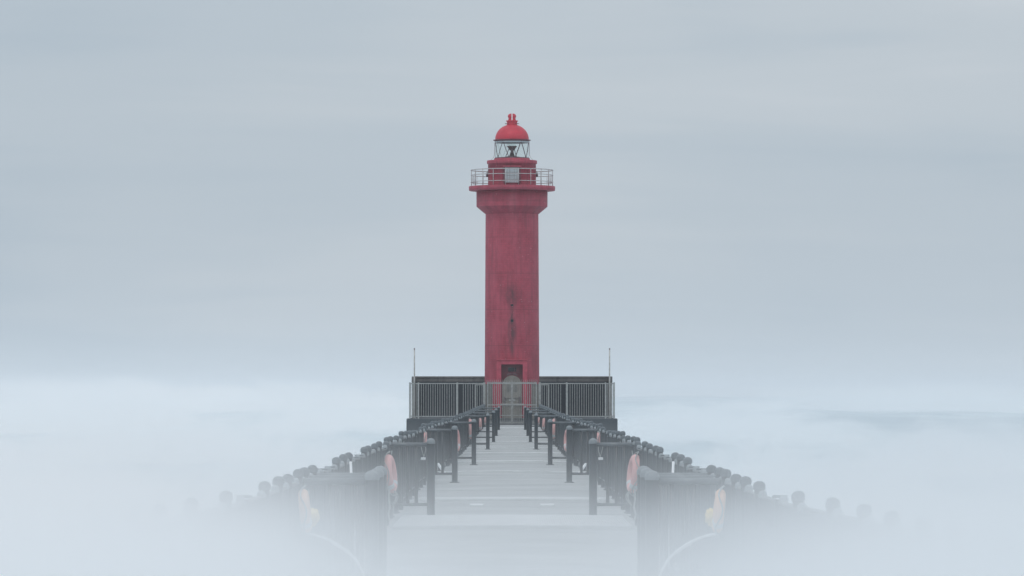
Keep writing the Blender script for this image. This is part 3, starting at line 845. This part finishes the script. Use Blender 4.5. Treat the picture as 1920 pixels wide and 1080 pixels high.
skn = M(t, 'ADD', .0, M(t, 'MULTIPLY', skew, 1.0))
lat = M(t, 'ADD', M(t, 'MULTIPLY', lat, skn), 1.0)
nz = NOISE(t, MAP(t, o_, (1.9, .16, 4.5)), 1.0, 3, .55, .5)
nz = M(t, 'ADD', .3, M(t, 'MULTIPLY', nz, 1.4))
side = RAMP(t, M(t, 'ADD', M(t, 'MULTIPLY', X_, .45), .5), [(.2, (1, 1, 1)), (.5, (.84,) * 3), (.8, (.74,) * 3)])
dn = M(t, 'MULTIPLY', M(t, 'MULTIPLY', M(t, 'MULTIPLY', height, fall), M(t, 'MULTIPLY', lat, side)), M(t, 'MULTIPLY', nz, FOG_C * 1.1))
L(t, M(t, 'MINIMUM', dn, .6), p.inputs['Density'])
box_obj('fog_bank', -9, 9, 3.5, 72, -2.95, 1.66, fm, 'low white fog pooling over the near end of the pier')

# distant low fog banks lying on the water
def fog_lumps(name, specs, dens, label, seed):
    m, _, _ = vol_mat(name + '_air', (.96, .975, .985), dens)
    mb = MB(); rn = random.Random(seed)
    (x0, x1, y0, y1, h) = specs
    nx, ny = 46, 14
    top = []
    for j in range(ny + 1):
        row = []
        for i in range(nx + 1):
            u, v_ = i / nx, j / ny
            e = (math.sin(math.pi * u) ** .9 if 0 < u < 1 else 0) * (math.sin(math.pi * v_) ** 1.3 if 0 < v_ < 1 else 0)
            x = x0 + (x1 - x0) * u; y_ = y0 + (y1 - y0) * v_
            n_ = .55 + .6 * noise.noise(Vector((u * 7 + seed, v_ * 2.5, seed))) + .25 * noise.noise(Vector((u * 19 + seed, v_ * 6, 2)))
            row.append(mb.bm.verts.new((x, y_, -2.7 + .05 + h * max(.012, e * n_))))
        top.append(row)
    bot = [[mb.bm.verts.new((v_.co.x, v_.co.y, -2.72)) for v_ in row] for row in top]
    for j in range(ny):
        for i in range(nx):
            f = mb.bm.faces.new((top[j][i], top[j][i + 1], top[j + 1][i + 1], top[j + 1][i])); f.smooth = True
            mb.bm.faces.new((bot[j][i], bot[j + 1][i], bot[j + 1][i + 1], bot[j][i + 1]))
    for i in range(nx):
        mb.bm.faces.new((top[0][i + 1], top[0][i], bot[0][i], bot[0][i + 1])); mb.bm.faces.new((top[ny][i], top[ny][i + 1], bot[ny][i + 1], bot[ny][i]))
    for j in range(ny):
        mb.bm.faces.new((top[j][0], top[j + 1][0], bot[j + 1][0], bot[j][0])); mb.bm.faces.new((top[j + 1][nx], top[j][nx], bot[j][nx], bot[j + 1][nx]))
    tag(mb.build(name, m), label, kind='stuff')
fog_lumps('fog_bank', (-640, -60, 4000, 6500, 19), .004, 'long white fog bank on the horizon left of the lighthouse', 3)
fog_lumps('fog_bank', (70, 700, 4600, 7000, 15), .002, 'thin fog bank on the horizon right of the lighthouse', 9)
# drifting billows: soft mounds of fog lying on the water
def billow(cx, cy, hx, hy, h, dens, label, seed):
    m, t, p = vol_mat('billow_air', (.985, .99, .995) if cx < 0 else (.93, .955, .972), dens)
    o = N(t, 'ShaderNodeTexCoord').outputs['Object']
    sv = N(t, 'ShaderNodeVectorMath', operation='MULTIPLY'); L(t, o, sv.inputs[0]); sv.inputs[1].default_value = (1 / hx, 1 / hy, 1 / h)
    ln = N(t, 'ShaderNodeVectorMath', operation='LENGTH'); L(t, sv.outputs[0], ln.inputs[0])
    n_ = NOISE(t, MAP(t, sv.outputs[0], (3.6 if cy < 500 else 8, 1.6, 2.2), loc=(seed * 1.7, 0, seed)), 1.0, 4, .55, .6)
    r2 = M(t, 'ADD', ln.outputs['Value'], M(t, 'MULTIPLY', M(t, 'SUBTRACT', n_, .5), 2.3))
    e = M(t, 'SUBTRACT', 1, r2, clamp=True)
    edge = M(t, 'MULTIPLY', M(t, 'SUBTRACT', 1, ln.outputs['Value'], clamp=True), 4, clamp=True)
    L(t, M(t, 'MULTIPLY', M(t, 'MULTIPLY', M(t, 'POWER', e, 1.3), edge), dens * 3), p.inputs['Density'])
    o_ = MB().box(-hx, hx, -hy, hy, 0, h).build('fog_billow', m, None, (cx, cy, -2.9))
    tag(o_, label, kind='stuff')
for i, (px, py, d, wpx, ln_, dn_, lab) in enumerate((
    (230, 880, 118, 300, 16, .15, 'nearest rounded fog billow drifting left of the pier'),
    (40, 830, 165, 380, 26, .075, 'broad fog billow at the far left edge'),
    (560, 815, 215, 260, 24, .06, 'fog billow left of the railing bend'),
    (300, 760, 330, 430, 60, .03, 'wide fog billow in the middle distance on the left'),
    (640, 735, 600, 260, 150, .014, 'flat fog billow left of the platform'),
    (160, 705, 1100, 420, 300, .008, 'long far fog billow on the left horizon'),
    (90, 752, 620, 330, 160, .03, 'flat fog billow at the far left edge below the horizon'),
    (520, 712, 1500, 300, 400, .005, 'low far fog billow left of the lighthouse'),
    (1440, 815, 180, 220, 22, .09, 'fog billow right of the railing bend'),
    (1600, 850, 135, 260, 16, .12, 'low rounded billow drifting right of the pier'),
    (1800, 780, 270, 330, 50, .03, 'wide faint fog billow on the right'),
    (1350, 752, 480, 300, 120, .016, 'thin fog billow right of the platform'),
    (1700, 718, 1300, 420, 350, .007, 'faint far fog billow on the right horizon'))):
    s_ = sc(d); cx = (px - 960) / s_; h = (EYE - (py - 735.6) / s_) + 2.9
    hx = wpx / s_
    if cx < 0: cx = min(cx, -hx * 0 - 1.9 - hx * .62) if abs(cx) < hx + 2 and d < 250 else cx
    else: cx = max(cx, 1.9 + hx * .62) if abs(cx) < hx + 2 and d < 250 else cx
    billow(cx, d, hx, ln_, h * 1.15, dn_, lab, i + 1)
